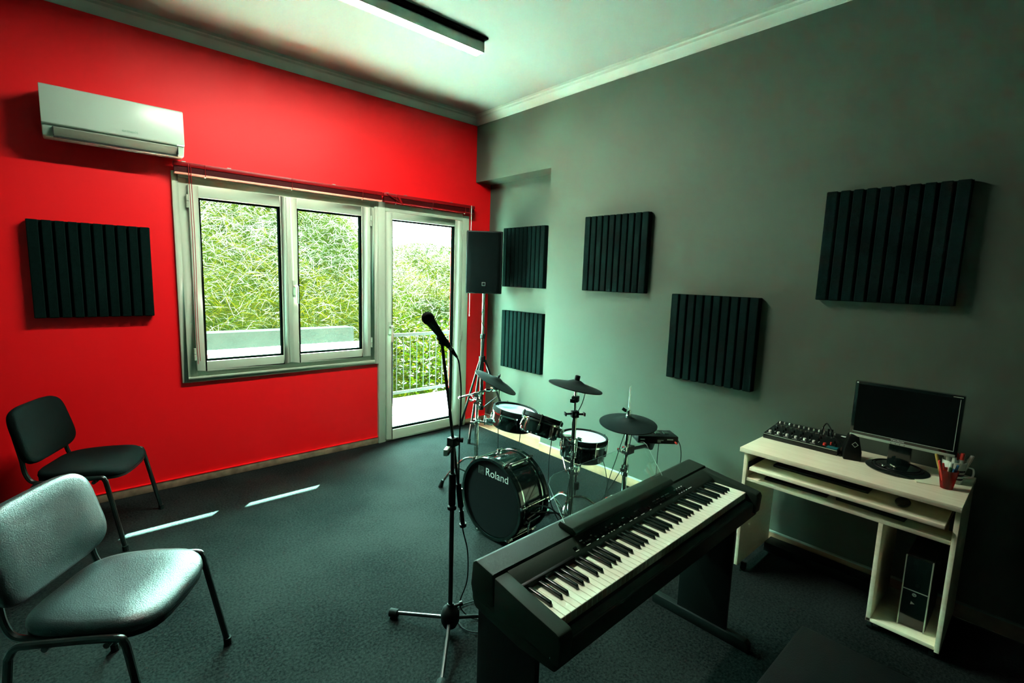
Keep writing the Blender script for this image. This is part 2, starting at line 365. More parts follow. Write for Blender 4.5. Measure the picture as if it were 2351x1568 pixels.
def reed():
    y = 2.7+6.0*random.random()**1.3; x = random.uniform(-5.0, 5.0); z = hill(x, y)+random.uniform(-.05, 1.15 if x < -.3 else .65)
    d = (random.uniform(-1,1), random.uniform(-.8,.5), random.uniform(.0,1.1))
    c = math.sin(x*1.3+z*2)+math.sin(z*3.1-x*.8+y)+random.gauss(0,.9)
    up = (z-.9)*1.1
    q = random.random(); hi = .20+.42*max(0, min(1, up/1.7))  # pale share rises with height, putting bright haze into the blade colours
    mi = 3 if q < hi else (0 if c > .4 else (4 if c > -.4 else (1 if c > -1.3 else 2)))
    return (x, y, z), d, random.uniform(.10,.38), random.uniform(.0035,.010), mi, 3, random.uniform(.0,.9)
LM = ['leaf_lime', 'leaf_green', 'leaf_dark', 'leaf_pale', 'leaf_straw']
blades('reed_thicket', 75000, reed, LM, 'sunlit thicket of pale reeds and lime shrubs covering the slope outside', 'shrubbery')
def leaf():
    y = random.uniform(2.0, 3.4); x = random.uniform(.45, 3.4); z = random.uniform(-.75, .42) + (y-2)*.35
    return (x, y, z), (random.uniform(-1,1), random.uniform(-1,.4), random.uniform(-.2,1)), random.uniform(.05,.11), random.uniform(.02,.035), random.choice([1,1,0,1,2,3]), 2, .4
blades('leafy_bush', 9000, leaf, LM, 'bright green leafy bush low behind the balcony railing', 'bush')
def twig():
    y = random.uniform(2.8, 6); x = random.uniform(-4.5, 4.2); z = hill(x, y)+random.uniform(.1, 1.3)
    return (x, y, z), (random.uniform(-1,1), random.uniform(-.4,.3), random.uniform(.1,1)), random.uniform(.3,.8), .006, 0, 3, random.uniform(-.2,.5)
blades('bare_twigs', 1500, twig, ['bark'], 'thin bare brown twigs tangled among the reeds outside', 'branches')

# ================================================================ WALL THINGS
def blind(x0, x1, z1, name_label, cordx, wandx, tangled, low='beige'):
    t = thing('venetian_blind', name_label, 'blind', (x0, -.0, z1))
    w = x1-x0
    part('headrail', MB().box(0, w, -.085, -.045, -.030, 0), 'slat', t, bevel=.003)
    b = MB()
    for k in range(11): b.box(.004, w-.004, -.080+.001*(k % 2), -.050, -.034-k*.0032-.0018, -.034-k*.0032)
    part('slat_stack', b, 'slatdark', t)
    part('bottom_rail', MB().box(.003, w-.003, -.084, -.046, -.082, -.071), low, t, bevel=.003)
    for k in (.12, .5, .88):
        part('ladder_cord', MB().cyl((w*k, -.088, -.002), (w*k, -.088, -.085), .002, 6), 'slat', t)
        part('button', MB().sphere((w*k, -.070, -.085), .007, 8), 'white', t)
    for k in (.04, .22, .72): part('bracket', MB().box(w*k-.012, w*k+.012, -.075, 0, -.002, .006), 'steel', t)
    for x, l in cordx: part('pull_cord', MB().tube(smooth_path([(x, -.09, -.01), (x+.004, -.094, -.4*l), (x-.003, -.092, -.8*l), (x, -.09, -l)], 5), .0022, 6), 'slat', t)
    for x, l in wandx:
        part('wand', MB().cyl((x, -.092, 0), (x, -.092, -l), .0028, 8).cyl((x, -.092, -l), (x, -.092, -l-.02), .005, 8), 'white', t, label='white tilt wand')
    if tangled:
        b = MB()
        b.cbox((.10, -.088, -.045), (.16, .022, .002), m=Matrix.Rotation(.42, 4, 'Y')); b.cbox((.16, -.088, -.045), (.10, .002, .016), m=Matrix.Rotation(1.0, 4, 'Y'))
        part('loose_slat', b, 'slat', t)
    return t
blind(-2.665, -1.112, 2.346, 'wide red venetian blind drawn up above the two-sash window', [(.085, 1.42), (.098, 1.40)], [], False)
blind(-1.098, -.072, 2.346, 'narrow red venetian blind with a tangled slat above the balcony door', [(.955, .8)], [(.975, 1.12)], True, 'slat')

t = thing('air_conditioner', 'white wall-mounted air conditioner unit high on the red wall', 'air conditioner', (-2.96, 0, 2.36))
hw = .347
part('housing', MB().prism([(0, .02), (0, .29), (-.19, .285), (-.196, .06), (-.165, .0), (-.06, .0)], -hw, hw, 'x'), 'acwhite', t, bevel=.008)
part('front_panel', MB().prism([(-.19, .063), (-.19, .288), (-.204, .280), (-.212, .07), (-.204, .062)], -hw, hw, 'x'), 'acwhite', t, bevel=.004)
part('air_flap', MB().prism([(-.197, .052), (-.205, .052), (-.180, .006), (-.172, .008)], -hw+.05, hw-.04, 'x'), 'acgrey', t, bevel=.002, label='grey-beige air outlet flap')
part('air_slot', MB().box(-hw+.047, -hw+.050, -.203, -.17, .008, .055).box(hw-.040, hw-.036, -.203, -.17, .008, .055).box(-hw+.047, hw-.036, -.182, -.16, -.001, .004), 'dark', t)
place_text('ermavis', .026, 'lettering', 'greyprint', t, (.06, -.2125, .098), (1, 0, 0), (0, .03, 1))

def foam_mesh():
    b = MB(); s = .6; b.box(0, .022, 0, s, 0, s); p = s/10
    for k in range(10): b.box(.022, .055, k*p+(.0 if k == 0 else .0065), (k+1)*p-(.0 if k == 9 else .0065), 0, s)
    return b.mesh('acoustic_foam_panel', 'foam', bevel=.004, seg=1)
fm = foam_mesh()
# local: x = out of the wall, y = across, z = up
PANELS = [((-0.0, -1.5515, 1.5396), PI, 'charcoal ribbed foam panel, the small square one just right of the wall recess'),
          ((-0.0, -2.3843, .9497), PI, 'charcoal ribbed foam panel, lowest on the grey wall above the drum module'),
          ((-0.0, -3.2914, 1.5566), PI, 'charcoal ribbed foam panel high on the grey wall above the monitor'),
          ((ND, -.2947, 1.5305), PI, 'charcoal ribbed foam panel, the upper one inside the wall recess beside the loudspeaker'),
          ((ND, -.306, .6839), PI, 'charcoal ribbed foam panel, the lower one inside the wall recess'),
          ((-3.4172, 0, 1.2828), -PI/2, 'charcoal ribbed foam panel on the red wall left of the window')]
fo = None
for loc, rz, lab in PANELS:
    o = link('acoustic_foam_panel', fm) if fo is None else fo.copy()
    if fo is not None: COL.objects.link(o)
    fo = fo or o
    o.location = loc; o.rotation_euler = (0, 0, rz); tag(o, lab, 'acoustic panel', 'ribbed acoustic foam panels on the walls')

t = thing('linear_ceiling_light', 'long slim linear ceiling lamp with glowing white underside', 'ceiling light', (-1.76, -1.335, 3.16))
part('housing', MB().box(-.75, .75, -.044, -.036, 0, .078).box(-.75, .75, .036, .044, 0, .078).box(-.75, .75, -.044, .044, .06, .078).box(-.75, -.742, -.044, .044, 0, .078).box(.742, .75, -.044, .044, 0, .078), 'acwhite', t)
part('mounting_plate', MB().box(-.76, .76, -.075, .04, .078, .09), 'render', t)
part('diffuser', MB().box(-.741, .741, -.0355, .0355, .001, .012), 'emit', t, label='glowing white diffuser strip')

# ================================================================ CHAIRS
def superell(a, bb, n, N=40):
    out = []
    for k in range(N):
        g = 2*PI*k/N; c, s_ = math.cos(g), math.sin(g)
        out.append((a*abs(c)**(2/n)*(1 if c >= 0 else -1), bb*abs(s_)**(2/n)*(1 if s_ >= 0 else -1)))
    return out
def make_chair(label, m, loc, rz):
    t = thing('stacking_chair', label, 'chair', loc, rz, None)
    # seat cushion: rings of a superellipse, with waterfall front
    base = superell(.215, .238, 3.8)
    def ring(sc, z): 
        r = []
        for x, y in base:
            xx = x*sc*(1); yy = y*sc*(1-.10*(-x/.2 if x < 0 else 0)); fx = max(0, xx-.1); bx = max(0, -.08-xx)
            r.append((xx, yy, z - 1.5*fx*fx*(1 if z > .43 else .6) + .35*bx*bx + .10*yy*yy*2))
        return r
    b = MB(); b.loft([ring(.90, .420), ring(.98, .424), ring(1.0, .438), ring(.99, .452), ring(.95, .463), ring(.85, .471), ring(.6, .475), ring(.3, .474), ring(.05, .4735)])
    part('seat', b, m, t, smooth=60)
    b = MB(); b.loft([ring(.93, .408), ring(.985, .409), ring(.985, .424), ring(.93, .424)]); part('seat_shell', b, 'black', t, smooth=50)
    # backrest
    base2 = [(y*(1+.04*min(1, -z/.16) if z < 0 else 1-.03*z/.16), z) for y, z in superell(.238, .165, 4.4, 52)]; tilt = math.radians(14)
    def ring2(sc, d, drop=0):
        r = []
        for y, z in base2:
            yy = y*sc; zz = z*sc; xx = d + .28*(yy*yy)*1.0 - .0
            r.append((-.243 + xx*math.cos(tilt) - (zz)*math.sin(tilt), yy, .672 + zz*math.cos(tilt) + xx*math.sin(tilt)))
        return r
    b = MB(); b.loft([ring2(.2, -.026), ring2(.8, -.026), ring2(.96, -.020), ring2(1, -.008), ring2(1, .006), ring2(.97, .018), ring2(.88, .026), ring2(.6, .030), ring2(.2, .031)])
    part('backrest', b, m, t, smooth=60)
    for s in (-1, 1):
        y = .248*s
        part('side_rail', MB().tube(smooth_path([(.165, y, .385), (.155, y, .425), (.12, y, .44), (-.10, y, .432), (-.155, y, .425), (-.18, y, .39)], 5), .0125, 10), 'metalblk', t)
        for (a, c) in (((.165, y, .387), (.235, .262*s, .012)), ((-.18, y, .392), (-.215, .262*s, .012))):
            lg = part('leg', MB().cyl(a, c, .0125, 10), 'metalblk', t)
            part('rubber_foot', MB().cyl((c[0], c[1], .03), (c[0]+.003, c[1], 0), .0165, 10), 'rubber', lg)
        part('back_support', MB().tube(smooth_path([(-.05, .20*s, .415), (-.15, .20*s, .417), (-.200, .20*s, .43), (-.225, .20*s, .48), (-.235, .20*s, .56), (-.262, .19*s, .68)], 5), .0115, 8), 'metalblk', t)
    part('cross_bar', MB().cyl((.10, -.245, .412), (.10, .245, .412), .010, 8).cyl((-.08, -.245, .41), (-.08, .245, .41), .010, 8), 'metalblk', t)
    return t
make_chair('black vinyl upholstered stacking chair with shiny seat, nearest at left', 'leather', (-3.166, -2.063, 0), math.radians(-34.8))
make_chair('matte black fabric stacking chair against the red wall under the foam panel', 'fabric', (-3.200, -.485, 0), math.radians(-25))

# ================================================================ LOUDSPEAKER
t = thing('loudspeaker_stand', 'black tripod loudspeaker stand in the corner by the door', 'speaker stand', (-.15, -.36, 0))
part('pole', MB().cyl((0, 0, .35), (0, 0, 1.05), .018, 14).cyl((0, 0, 1.0), (0, 0, 1.50), .0145, 14), 'steel', t)
part('outer_tube', MB().cyl((0, 0, .28), (0, 0, 1.02), .0195, 14), 'metalblk', t)
part('collar', MB().cyl((0, 0, .76), (0, 0, .82), .034, 16).cyl((0, 0, 1.0), (0, 0, 1.05), .026, 16), 'black', t, bevel=.004)
part('clamp_knob', MB().cyl((0, 0, 1.03), (-.04, -.04, 1.03), .006, 8).cbox((-.045, -.045, 1.03), (.03, .012, .03), PI/4), 'steel', t)
part('lower_collar', MB().cyl((0, 0, .26), (0, 0, .30), .028, 14), 'black', t)
part('cable', MB().tube(smooth_path([(.02, -.01, 1.45), (-.035, -.02, 1.2), (.02, -.025, 1.08), (-.02, -.03, .95), (.0, -.03, .8)], 6), .003, 6), 'rubber', t)
for ang in (212, 92+0, -25):
    a = math.radians(ang); c, s_ = math.cos(a), math.sin(a); R_ = .33
    lg = part('leg', MB().cyl((.03*c, .03*s_, .78), (R_*c, R_*s_, .02), .0125, 10), 'metalblk', t)
    part('brace', MB().cyl((.028*c, .028*s_, .28), (R_*.52*c, R_*.52*s_, .39), .007, 8), 'metalblk', t)
    part('rubber_foot', MB().cyl((R_*c-.008*c, R_*s_-.008*s_, .045), (R_*c, R_*s_, 0), .017, 10), 'rubber', lg)
face = math.atan2(-.77, -.64)
t = thing('loudspeaker', 'black loudspeaker cabinet with metal grille standing on the tripod by the door', 'loudspeaker', (-.15, -.36, 1.462), face)
# local +x = front
part('cabinet', MB().prism([(-.16, -.11), (.10, -.178), (.15, -.172), (.15, .172), (.10, .178), (-.16, .11)], 0, .60, 'z'), 'black', t, bevel=.008)
part('grille', MB().prism([(.148, -.165), (.160, -.130), (.160, .130), (.148, .165), (.10, .174), (.11,.0),(.10, -.174)], .012, .588, 'z'), 'grille', t, bevel=.003)
part('badge', MB().box(.1605, .163, -.018, .018, .075, .111), 'steel', t, bevel=.002); part('badge_inset', MB().box(.1625, .1638, -.012, .012, .081, .105), 'black', t)
# ================================================================ DRUM KIT
def basis(c, axis, ref=(0,0,1)):
    return Matrix.Translation(c) @ Vector(axis).normalized().to_track_quat('Z', 'Y').to_matrix().to_4x4()
BX, BY, BR, BD = -1.39, -2.025, .250, .26
t = thing('bass_drum', 'black electronic bass drum with a white maker name on its front head', 'drum', (BX, BY, .262), math.radians(5))
part('shell', MB().lathe([(BR-.012, .02), (BR-.012, BD-.02)], (0,0,0), (1,0,0), 64), 'glossblk', t)
for d0, d1, r_ in ((0, .034, BR+.012), (BD-.034, BD, BR+.012)):
    part('hoop', MB().lathe([(r_-.022, d0), (r_-.004, d0), (r_, d0+.004), (r_, d1-.004), (r_-.004, d1), (r_-.022, d1), (r_-.022, d0)], (0,0,0), (1,0,0), 64), 'glossblk', t, label='gloss black hoop')
for d0 in (.040, BD-.050): part('rim_ring', MB().lathe([(BR-.012, d0), (BR+.001, d0), (BR+.001, d0+.010), (BR-.012, d0+.010), (BR-.012, d0)], (0,0,0), (1,0,0), 64), 'chrome', t, label='chrome ring')
hd = part('front_head', MB().lathe([(0, .014), (BR-.014, .012), (BR-.010, .02), (0, .02)], (0,0,0), (1,0,0), 64), 'blackhead', t)
part('rear_head', MB().lathe([(0, BD-.012), (BR-.01, BD-.012), (BR-.01, BD-.018), (0, BD-.018)], (0,0,0), (1,0,0), 48), 'blackhead', t)
place_text('Roland', .070, 'lettering', 'screenprint', t, (.0105, -.045, .160), (0, -1, 0), (0, 0, 1), 1.02)
b = MB()
def lstrip(y0, y1, z0, z1): b.box(.0100, .0112, min(y0,y1), max(y0,y1), z0, z1)
ly, lz = .118, .135; u = .0038
lstrip(ly, ly-.010, lz, lz+.050)
for k, (a, c) in enumerate([(0,1), (.13,.85), (.26,.75)]):
    lstrip(ly-.014, ly-.048*c, lz+.050-.0078*k-u, lz+.050-.0078*k)
    lstrip(ly-.014-.006*k, ly-.052, lz+.0078*k, lz+.0078*k+u)
for k in range(3): lstrip(ly-.046+.0078*k-.002, ly-.046+.0078*k-.002-u, lz+.022, lz+.048-.0078*k); lstrip(ly-.014-.0078*k, ly-.014-.0078*k-u, lz+.0078*k, lz+.026)
lstrip(ly-.018, ly-.046, lz+.0225, lz+.0262)
part('emblem', b, 'steel', t)
for k in range(6):
    a = 2*PI*k/6 + .42
    cy, cz = -math.sin(a)*(BR+.016), math.cos(a)*(BR+.016)
    part('tension_rod', MB().cyl((-.004, cy, cz), (BD+.004, cy, cz), .0035, 8), 'chrome', t)
    part('claw', MB().cbox((.020, cy, cz), (.045, .016, .022), m=Matrix.Rotation(a, 4, 'X')), 'chrome', t, bevel=.003)
    part('claw', MB().cbox((BD-.020, cy, cz), (.045, .016, .022), m=Matrix.Rotation(a, 4, 'X')), 'chrome', t, bevel=.003)
    c2 = BR-.002; part('lug', MB().cyl((BD/2-.055, -math.sin(a)*c2, math.cos(a)*c2), (BD/2+.055, -math.sin(a)*c2, math.cos(a)*c2), .010, 10), 'chrome', t)
for s in (-1, 1):
    part('spur_leg', MB().tube(smooth_path([(.10, s*.20, -.09), (.07, s*.265, -.07), (.045, s*.285, -.10), (.02, s*.30, -.255)], 5), .0065, 8), 'chrome', t)
    part('spur_bracket', MB().cbox((.12, s*.205, -.095), (.06, .03, .045)).cyl((.09, s*.22, -.09), (.20, s*.24, -.05), .006, 8).cyl((.10, s*.225, -.11), (.19, s*.25, -.08), .005, 8), 'chrome', t, bevel=.003)
part('pedal_stand', MB().box(BD, BD+.05, -.05, .05, -.262, -.21).box(BD+.03, BD+.30, -.04, .04, -.262, -.245).cyl((BD+.06,-.05,-.21),(BD+.05,-.05,-.02),.006).cyl((BD+.06,.05,-.21),(BD+.05,.05,-.02),.006).cyl((BD+.05,-.06,-.02),(BD+.05,.06,-.02),.007), 'steel', t)
struct_foot = part('base_block', MB().cbox((.12, -.05, -.252), (.10, .16, .02)), 'rubber', t)

def drum(name, label, c, axis, rad, h, dia_head='head', muted=False, ntension=6, ph=0.3):
    t = thing(name, label, 'drum', c); t.rotation_euler = Vector(axis).normalized().to_track_quat('Z', 'Y').to_euler()
    part('shell', MB().lathe([(0, -h), (rad-.02, -h), (rad-.006, -h+.012), (rad-.004, -h+.03), (rad-.004, -.03), (rad-.006, -.018)], n=56), 'glossblk', t)
    part('hoop', MB().lathe([(rad-.010, -.012), (rad+.006, -.012), (rad+.007, .008), (rad+.003, .016), (rad-.006, .016), (rad-.010, .010), (rad-.010, -.012)], n=56), 'rubber', t)
    part('rim_ring', MB().lathe([(rad-.006, -.030), (rad+.004, -.030), (rad+.004, -.020), (rad-.006, -.020), (rad-.006, -.03)], n=56), 'chrome', t, label='chrome ring')
    part('drum_head', MB().lathe([(0, .004), (rad-.010, .004), (rad-.008, -.008), (0, -.008)], n=56), dia_head, t, label='pale blue-white mesh head')
    for k in range(ntension):
        a = 2*PI*k/ntension+ph; x, y = (rad+.009)*math.cos(a), (rad+.009)*math.sin(a)
        part('tension_rod', MB().cyl((x, y, .012), (x, y, -h*.55), .0032, 8).cyl((x, y, .012), (x, y, .02), .006, 8), 'chrome', t)
        x, y = (rad+.001)*math.cos(a), (rad+.001)*math.sin(a)
        part('lug', MB().cbox((x, y, -h*.55), (.018, .018, .042), a), 'chrome', t, bevel=.005)
    for k in (0, PI): pass
    return t
drum('tom_drum', 'round black tom drum farthest left, pale head tilted up, near the door side', (-.845, -1.64, .655), (.13, -.10, 1), .160, .135)
drum('tom_drum', 'small black tom drum seen from its side in the middle of the kit', (-.985, -2.06, .715), (.40, .02, .92), .132, .115, ph=.1)
drum('snare_drum', 'round black snare drum with pale head between crash mast and hi-hat', (-.585, -2.09, .515), (.05, -.04, 1), .163, .15, ntension=8)

def cymbal(label, c, axis, rad, cone=True):
    t = thing('cymbal_pad', label, 'cymbal', c); t.rotation_euler = Vector(axis).normalized().to_track_quat('Z', 'Y').to_euler()
    part('playing_surface', MB().lathe([(.008, .028), (.025, .027), (.045, .018), (.055, .012), (rad*.55, .004), (rad*.95, -.010), (rad, -.013), (rad, -.018), (rad*.9, -.016), (.05, -.004), (.008, -.002)], n=64), 'cympad', t, smooth=50)
    return t
ct = cymbal('tilted dark rubber ride cymbal pad at the far left of the kit by the door', (-.874, -1.45, .845), (.36, -.30, .87), .178)
part('wing_nut', MB().cyl((0,0,.025), (0,0,.045), .010, 10).cbox((0,0,.05), (.03,.008,.014)), 'black', ct)
part('sensor_box', MB().cbox((.05,0,-.022), (.06,.05,.018)), 'black', ct)
ct = cymbal('dark crash cymbal pad on the middle mast above the snare', (-.928, -2.28, .978), (.16, -.09, .98), .170)
part('wing_nut', MB().cyl((0,0,.025), (0,0,.058), .017, 12), 'black', ct, bevel=.003)
part('sensor_box', MB().cbox((.07,-.0,-.020), (.09,.06,.016)), 'black', ct)
ct = cymbal('dark hi-hat cymbal pad at the right of the kit with a steel rod through it', (-.604, -2.46, .728), (-.06, -.06, 1), .184)
part('clutch', MB().cyl((0,0,.026), (0,0,.042), .019, 14).cyl((0,0,.042), (0,0,.075), .012, 12).cbox((-.030,0,.078), (.03,.006,.02), m=Matrix.Rotation(.6,4,'Y')).cyl((0,0,.06),(-.03,0,.07),.004,8), 'chrome', ct)
part('sensor_box', MB().lathe([(0,-.07),(.030,-.07),(.045,-.055),(.045,-.01),(0,-.01)], n=20), 'black', ct)

def tripod(t, zh, feet, zj, r_=.008, double=True, m='chrome'):
    for a, R_ in feet:
        a = math.radians(a); c, s_ = math.cos(a), math.sin(a)
        lg = part('leg', MB().tube(smooth_path([(.02*c, .02*s_, zh), (R_*.35*c, R_*.35*s_, zh*.93), (R_*.7*c, R_*.7*s_, zh*.55), (R_*c, R_*s_, .03)], 5), r_, 8), m, t)
        part('brace', MB().cyl((.018*c, .018*s_, zj), (R_*.62*c, R_*.62*s_, zh*.68), r_*.7, 8), m, t)
        part('rubber_foot', MB().cyl((R_*c*.96, R_*s_*.96, .06), (R_*c*1.03, R_*s_*1.03, 0), .013, 10, r2=.021), 'rubber', lg)
def clamp(t, z, ang=0, m='chrome'):
    a = math.radians(ang); c, s_ = math.cos(a), math.sin(a)
    part('clamp', MB().cbox((0,0,z), (.045,.04,.035), a).cyl((.0,0,z), (.055*c,.055*s_,z), .007, 8).cbox((.062*c,.062*s_,z), (.010,.034,.022), a), m, t, bevel=.004)
t = thing('cymbal_stand', 'chrome double-braced cymbal boom stand at the far left of the kit', 'cymbal stand', (-1.03, -1.42, 0))
part('mast', MB().cyl((0,0,.10), (0,0,.55), .0145, 14), 'chrome', t)
part('upper_mast', MB().cyl((0,0,.5), (0,0,.76), .011, 12), 'chrome', t)
tripod(t, .26, [(128, .27), (-128, .28), (10, .27)], .12)
clamp(t, .55, 200); clamp(t, .70, 100); clamp(t, .755, 20)
part('boom_arm', MB().cyl((-.135, .055, .735), (.13, -.035, .79), .0075, 10), 'chrome', t)
part('cymbal_holder', MB().cyl((.135, -.035, .775), (.158, -.032, .845), .006, 8).cbox((.13,-.035,.785), (.045,.035,.03)).cyl((.06,-.015,.78),(.10,-.02,.775),.013,10), 'chrome', t, bevel=.003)
part('drum_mount', MB().cyl((0,0,.55), (.05, -.10, .55), .009, 10).cbox((.055,-.09,.56), (.04,.05,.05), .4).cyl((.03,-.06,.53),(.03,-.06,.60),.008), 'chrome', t, bevel=.003)

t = thing('cymbal_stand', 'chrome centre mast stand carrying crash cymbal, small tom and snare', 'cymbal stand', (-.925, -2.28, 0))
part('mast', MB().cyl((0,0,.08), (0,0,.42), .019, 16), 'chrome', t)
part('middle_mast', MB().cyl((0,0,.40), (0,0,.78), .0145, 14), 'chrome', t)
part('upper_mast', MB().cyl((0,0,.75), (0,0,.985), .0085, 12), 'chrome', t)
part('collar', MB().cyl((0,0,.395), (0,0,.43), .027, 16).cyl((0,0,.765), (0,0,.80), .021, 14), 'chrome', t, bevel=.003)
tripod(t, .24, [(205, .33), (325, .30), (80, .30)], .10, .010)
clamp(t, .885, 205, 'black'); clamp(t, .79, 150, 'black'); clamp(t, .785, -30, 'black'); clamp(t, .61, 0); clamp(t, .52, 200)
part('drum_mount', MB().cyl((0,0,.60), (-.02, .12, .64), .009, 10).cyl((-.02,.12,.64),(-.04,.17,.68),.012, 10).cbox((-.02,.10,.64),(.05,.04,.05),.3).cbox((.01,.06,.60),(.05,.05,.06),.8), 'chrome', t, bevel=.004)
part('drum_mount', MB().cyl((0,0,.40), (.15, .09, .37), .010, 10).cbox((.06,.03,.40),(.06,.05,.05),.5).cbox((.13,.08,.36),(.05,.05,.05),.5).tube(smooth_path([(.15,.09,.30),(.22,.12,.33),(.33,.19,.40)],5),.007,8).tube(smooth_path([(.15,.09,.30),(.13,.16,.33),(.20,.26,.40)],5),.006,8), 'chrome', t, bevel=.004)
part('adjusting_knob', MB().cyl((.15,.09,.22),(.15,.09,.27),.026,14).cyl((.15,.09,.17),(.15,.09,.38),.007,8), 'black', t, bevel=.004)

t = thing('hi_hat_stand', 'chrome hi-hat stand standing behind the piano', 'hi-hat stand', (-.604, -2.46, 0))
part('mast', MB().cyl((0,0,.05), (0,0,.44), .016, 14), 'chrome', t)
part('upper_mast', MB().cyl((0,0,.40), (0,0,.67), .0125, 14), 'chrome', t)
part('pull_rod', MB().cyl((0,0,.65), (0,0,.965), .0045, 8), 'chrome', t)
part('collar', MB().cyl((0,0,.36), (0,0,.43), .023, 14), 'chrome', t, bevel=.003)
tripod(t, .22, [(15, .27), (135, .27), (255, .27)], .09, .009)
clamp(t, .42, 200); clamp(t, .545, 170)
part('module_arm', MB().cyl((0,0,.535), (.22,-.03,.53), .012, 10).cbox((.02,0,.535), (.07,.05,.05)).cbox((.22,-.03,.53), (.05,.04,.04)).tube(smooth_path([(.22,-.03,.53),(.25,-.03,.50),(.285,-.03,.56)],4),.011,8), 'metalblk', t, bevel=.003)
part('footboard', MB().prism([(-.30,.02),(-.05,.07),(-.05,.08),(-.30,.03)], -.04,.04,'y'), 'steel', t)

t = thing('drum_module', 'black drum sound module mounted on the hi-hat stand', 'drum module', (-.315, -2.485, .575), math.atan2(-.6665, .7455))
part('case', MB().prism([(-.085, -.022), (.085, -.030), (.085, .022), (-.085, .030)], -.135, .135, 'x'), 'black', t, bevel=.005)
b = MB()
for i in range(3): b.cbox((.075-.06*i, .0, .029), (.032, .05, .006))
part('button', b, 'satin', t)
part('socket', MB().box(-.005, .018, -.0875, -.084, -.012, .006), 'silver', t); part('socket', MB().box(.02, .035, -.0875, -.084, -.0, .006).box(.06, .10, -.0875, -.084, .006, .012).box(-.12,-.09,-.0875,-.084,.004,.012), 'silver', t)
part('plug', MB().cyl((.115, -.084, -.008), (.115, -.115, -.008), .006, 8), 'redp', t, label='red plug')
part('mount_plate', MB().cbox((-.02, .02, -.037), (.10, .09, .012)), 'metalblk', t)

CAB = [
 ('thin black cable running from the ride cymbal pad down to the floor', [(-.86,-1.47,.80), (-.93,-1.55,.62), (-.98,-1.62,.30), (-1.03,-1.72,.005)]),
 ('thin black cable falling from the left tom behind the bass drum', [(-.86,-1.72,.50), (-.98,-1.82,.34), (-1.08,-1.93,.15), (-1.03,-2.00,.005)]),
 ('thin black cable sagging from the small tom over the bass drum', [(-.93,-2.10,.59), (-1.08,-2.22,.45), (-1.17,-2.34,.28), (-1.05,-2.44,.005)]),
 ('thin black cable from the crash cymbal pad down the centre mast', [(-.85,-2.30,.94), (-.88,-2.30,.86), (-.95,-2.30,.74), (-.99,-2.34,.55), (-1.12,-2.42,.28), (-1.06,-2.48,.005)]),
 ('thin black cable looping from the snare down to the floor', [(-.50,-2.20,.37), (-.56,-2.28,.30), (-.66,-2.38,.18), (-.72,-2.42,.005)]),
 ('thin black cable from the hi-hat pad sensor to the floor', [(-.66,-2.48,.67), (-.70,-2.46,.52), (-.78,-2.44,.25), (-.80,-2.50,.005)]),
 ('long black cable swinging from the hi-hat pad across to the bass drum', [(-.58,-2.48,.66), (-.66,-2.50,.50), (-.80,-2.50,.36), (-1.00,-2.50,.24), (-1.16,-2.46,.16), (-1.20,-2.42,.06), (-1.12,-2.45,.005)]),
 ('black cable hanging from the right end of the drum module', [(-.235,-2.56,.565), (-.20,-2.60,.55), (-.185,-2.62,.46), (-.20,-2.62,.30), (-.25,-2.62,.005)]),
 ('black cable hanging straight down under the drum module', [(-.33,-2.53,.545), (-.335,-2.53,.46), (-.335,-2.53,.30), (-.36,-2.55,.005)]),
]
for lab, pts in CAB: solo('trigger_cable', MB().tube(smooth_path(pts, 8), .0028, 6), 'rubber', lab, 'cable', group='drum pad cables')
b = MB(); random.seed(3)
for k in range(9):
    cx, cy, r_ = -1.02+random.uniform(-.05,.05), -2.47+random.uniform(-.03,.03), random.uniform(.06,.11); z0 = .006+k*.011
    b.tube([(cx+r_*math.cos(a*PI/10)*1.2, cy+r_*.8*math.sin(a*PI/10), z0+.010*math.sin(a*.7+k)+.008) for a in range(20)], .0035, 6, closed=True)
solo('coiled_cable', b, 'rubber', 'tangled heap of coiled black cable on the floor beside the bass drum', 'cable')
b = MB(); b.tube(smooth_path([(-1.30,-2.30,.30), (-1.22,-2.36,.29), (-1.15,-2.42,.22), (-1.08,-2.47,.14), (-1.03,-2.52,.10)], 6), .004, 6); b.tube(smooth_path([(-1.33,-2.33,.275), (-1.22,-2.37,.26), (-1.14,-2.43,.24), (-1.05,-2.46,.15), (-1.02,-2.50,.10)], 6), .004, 6)
solo('looped_cable', b, 'rubber', 'two dark cable ends looping over the side of the bass drum', 'cable')
solo('floor_box', MB().box(-.10, .10, -.04, .04, 0, .07), 'white', 'small white box on the floor by the baseboard behind the piano', 'box', (-.11, -2.74, 0), math.radians(75), bevel=.006)

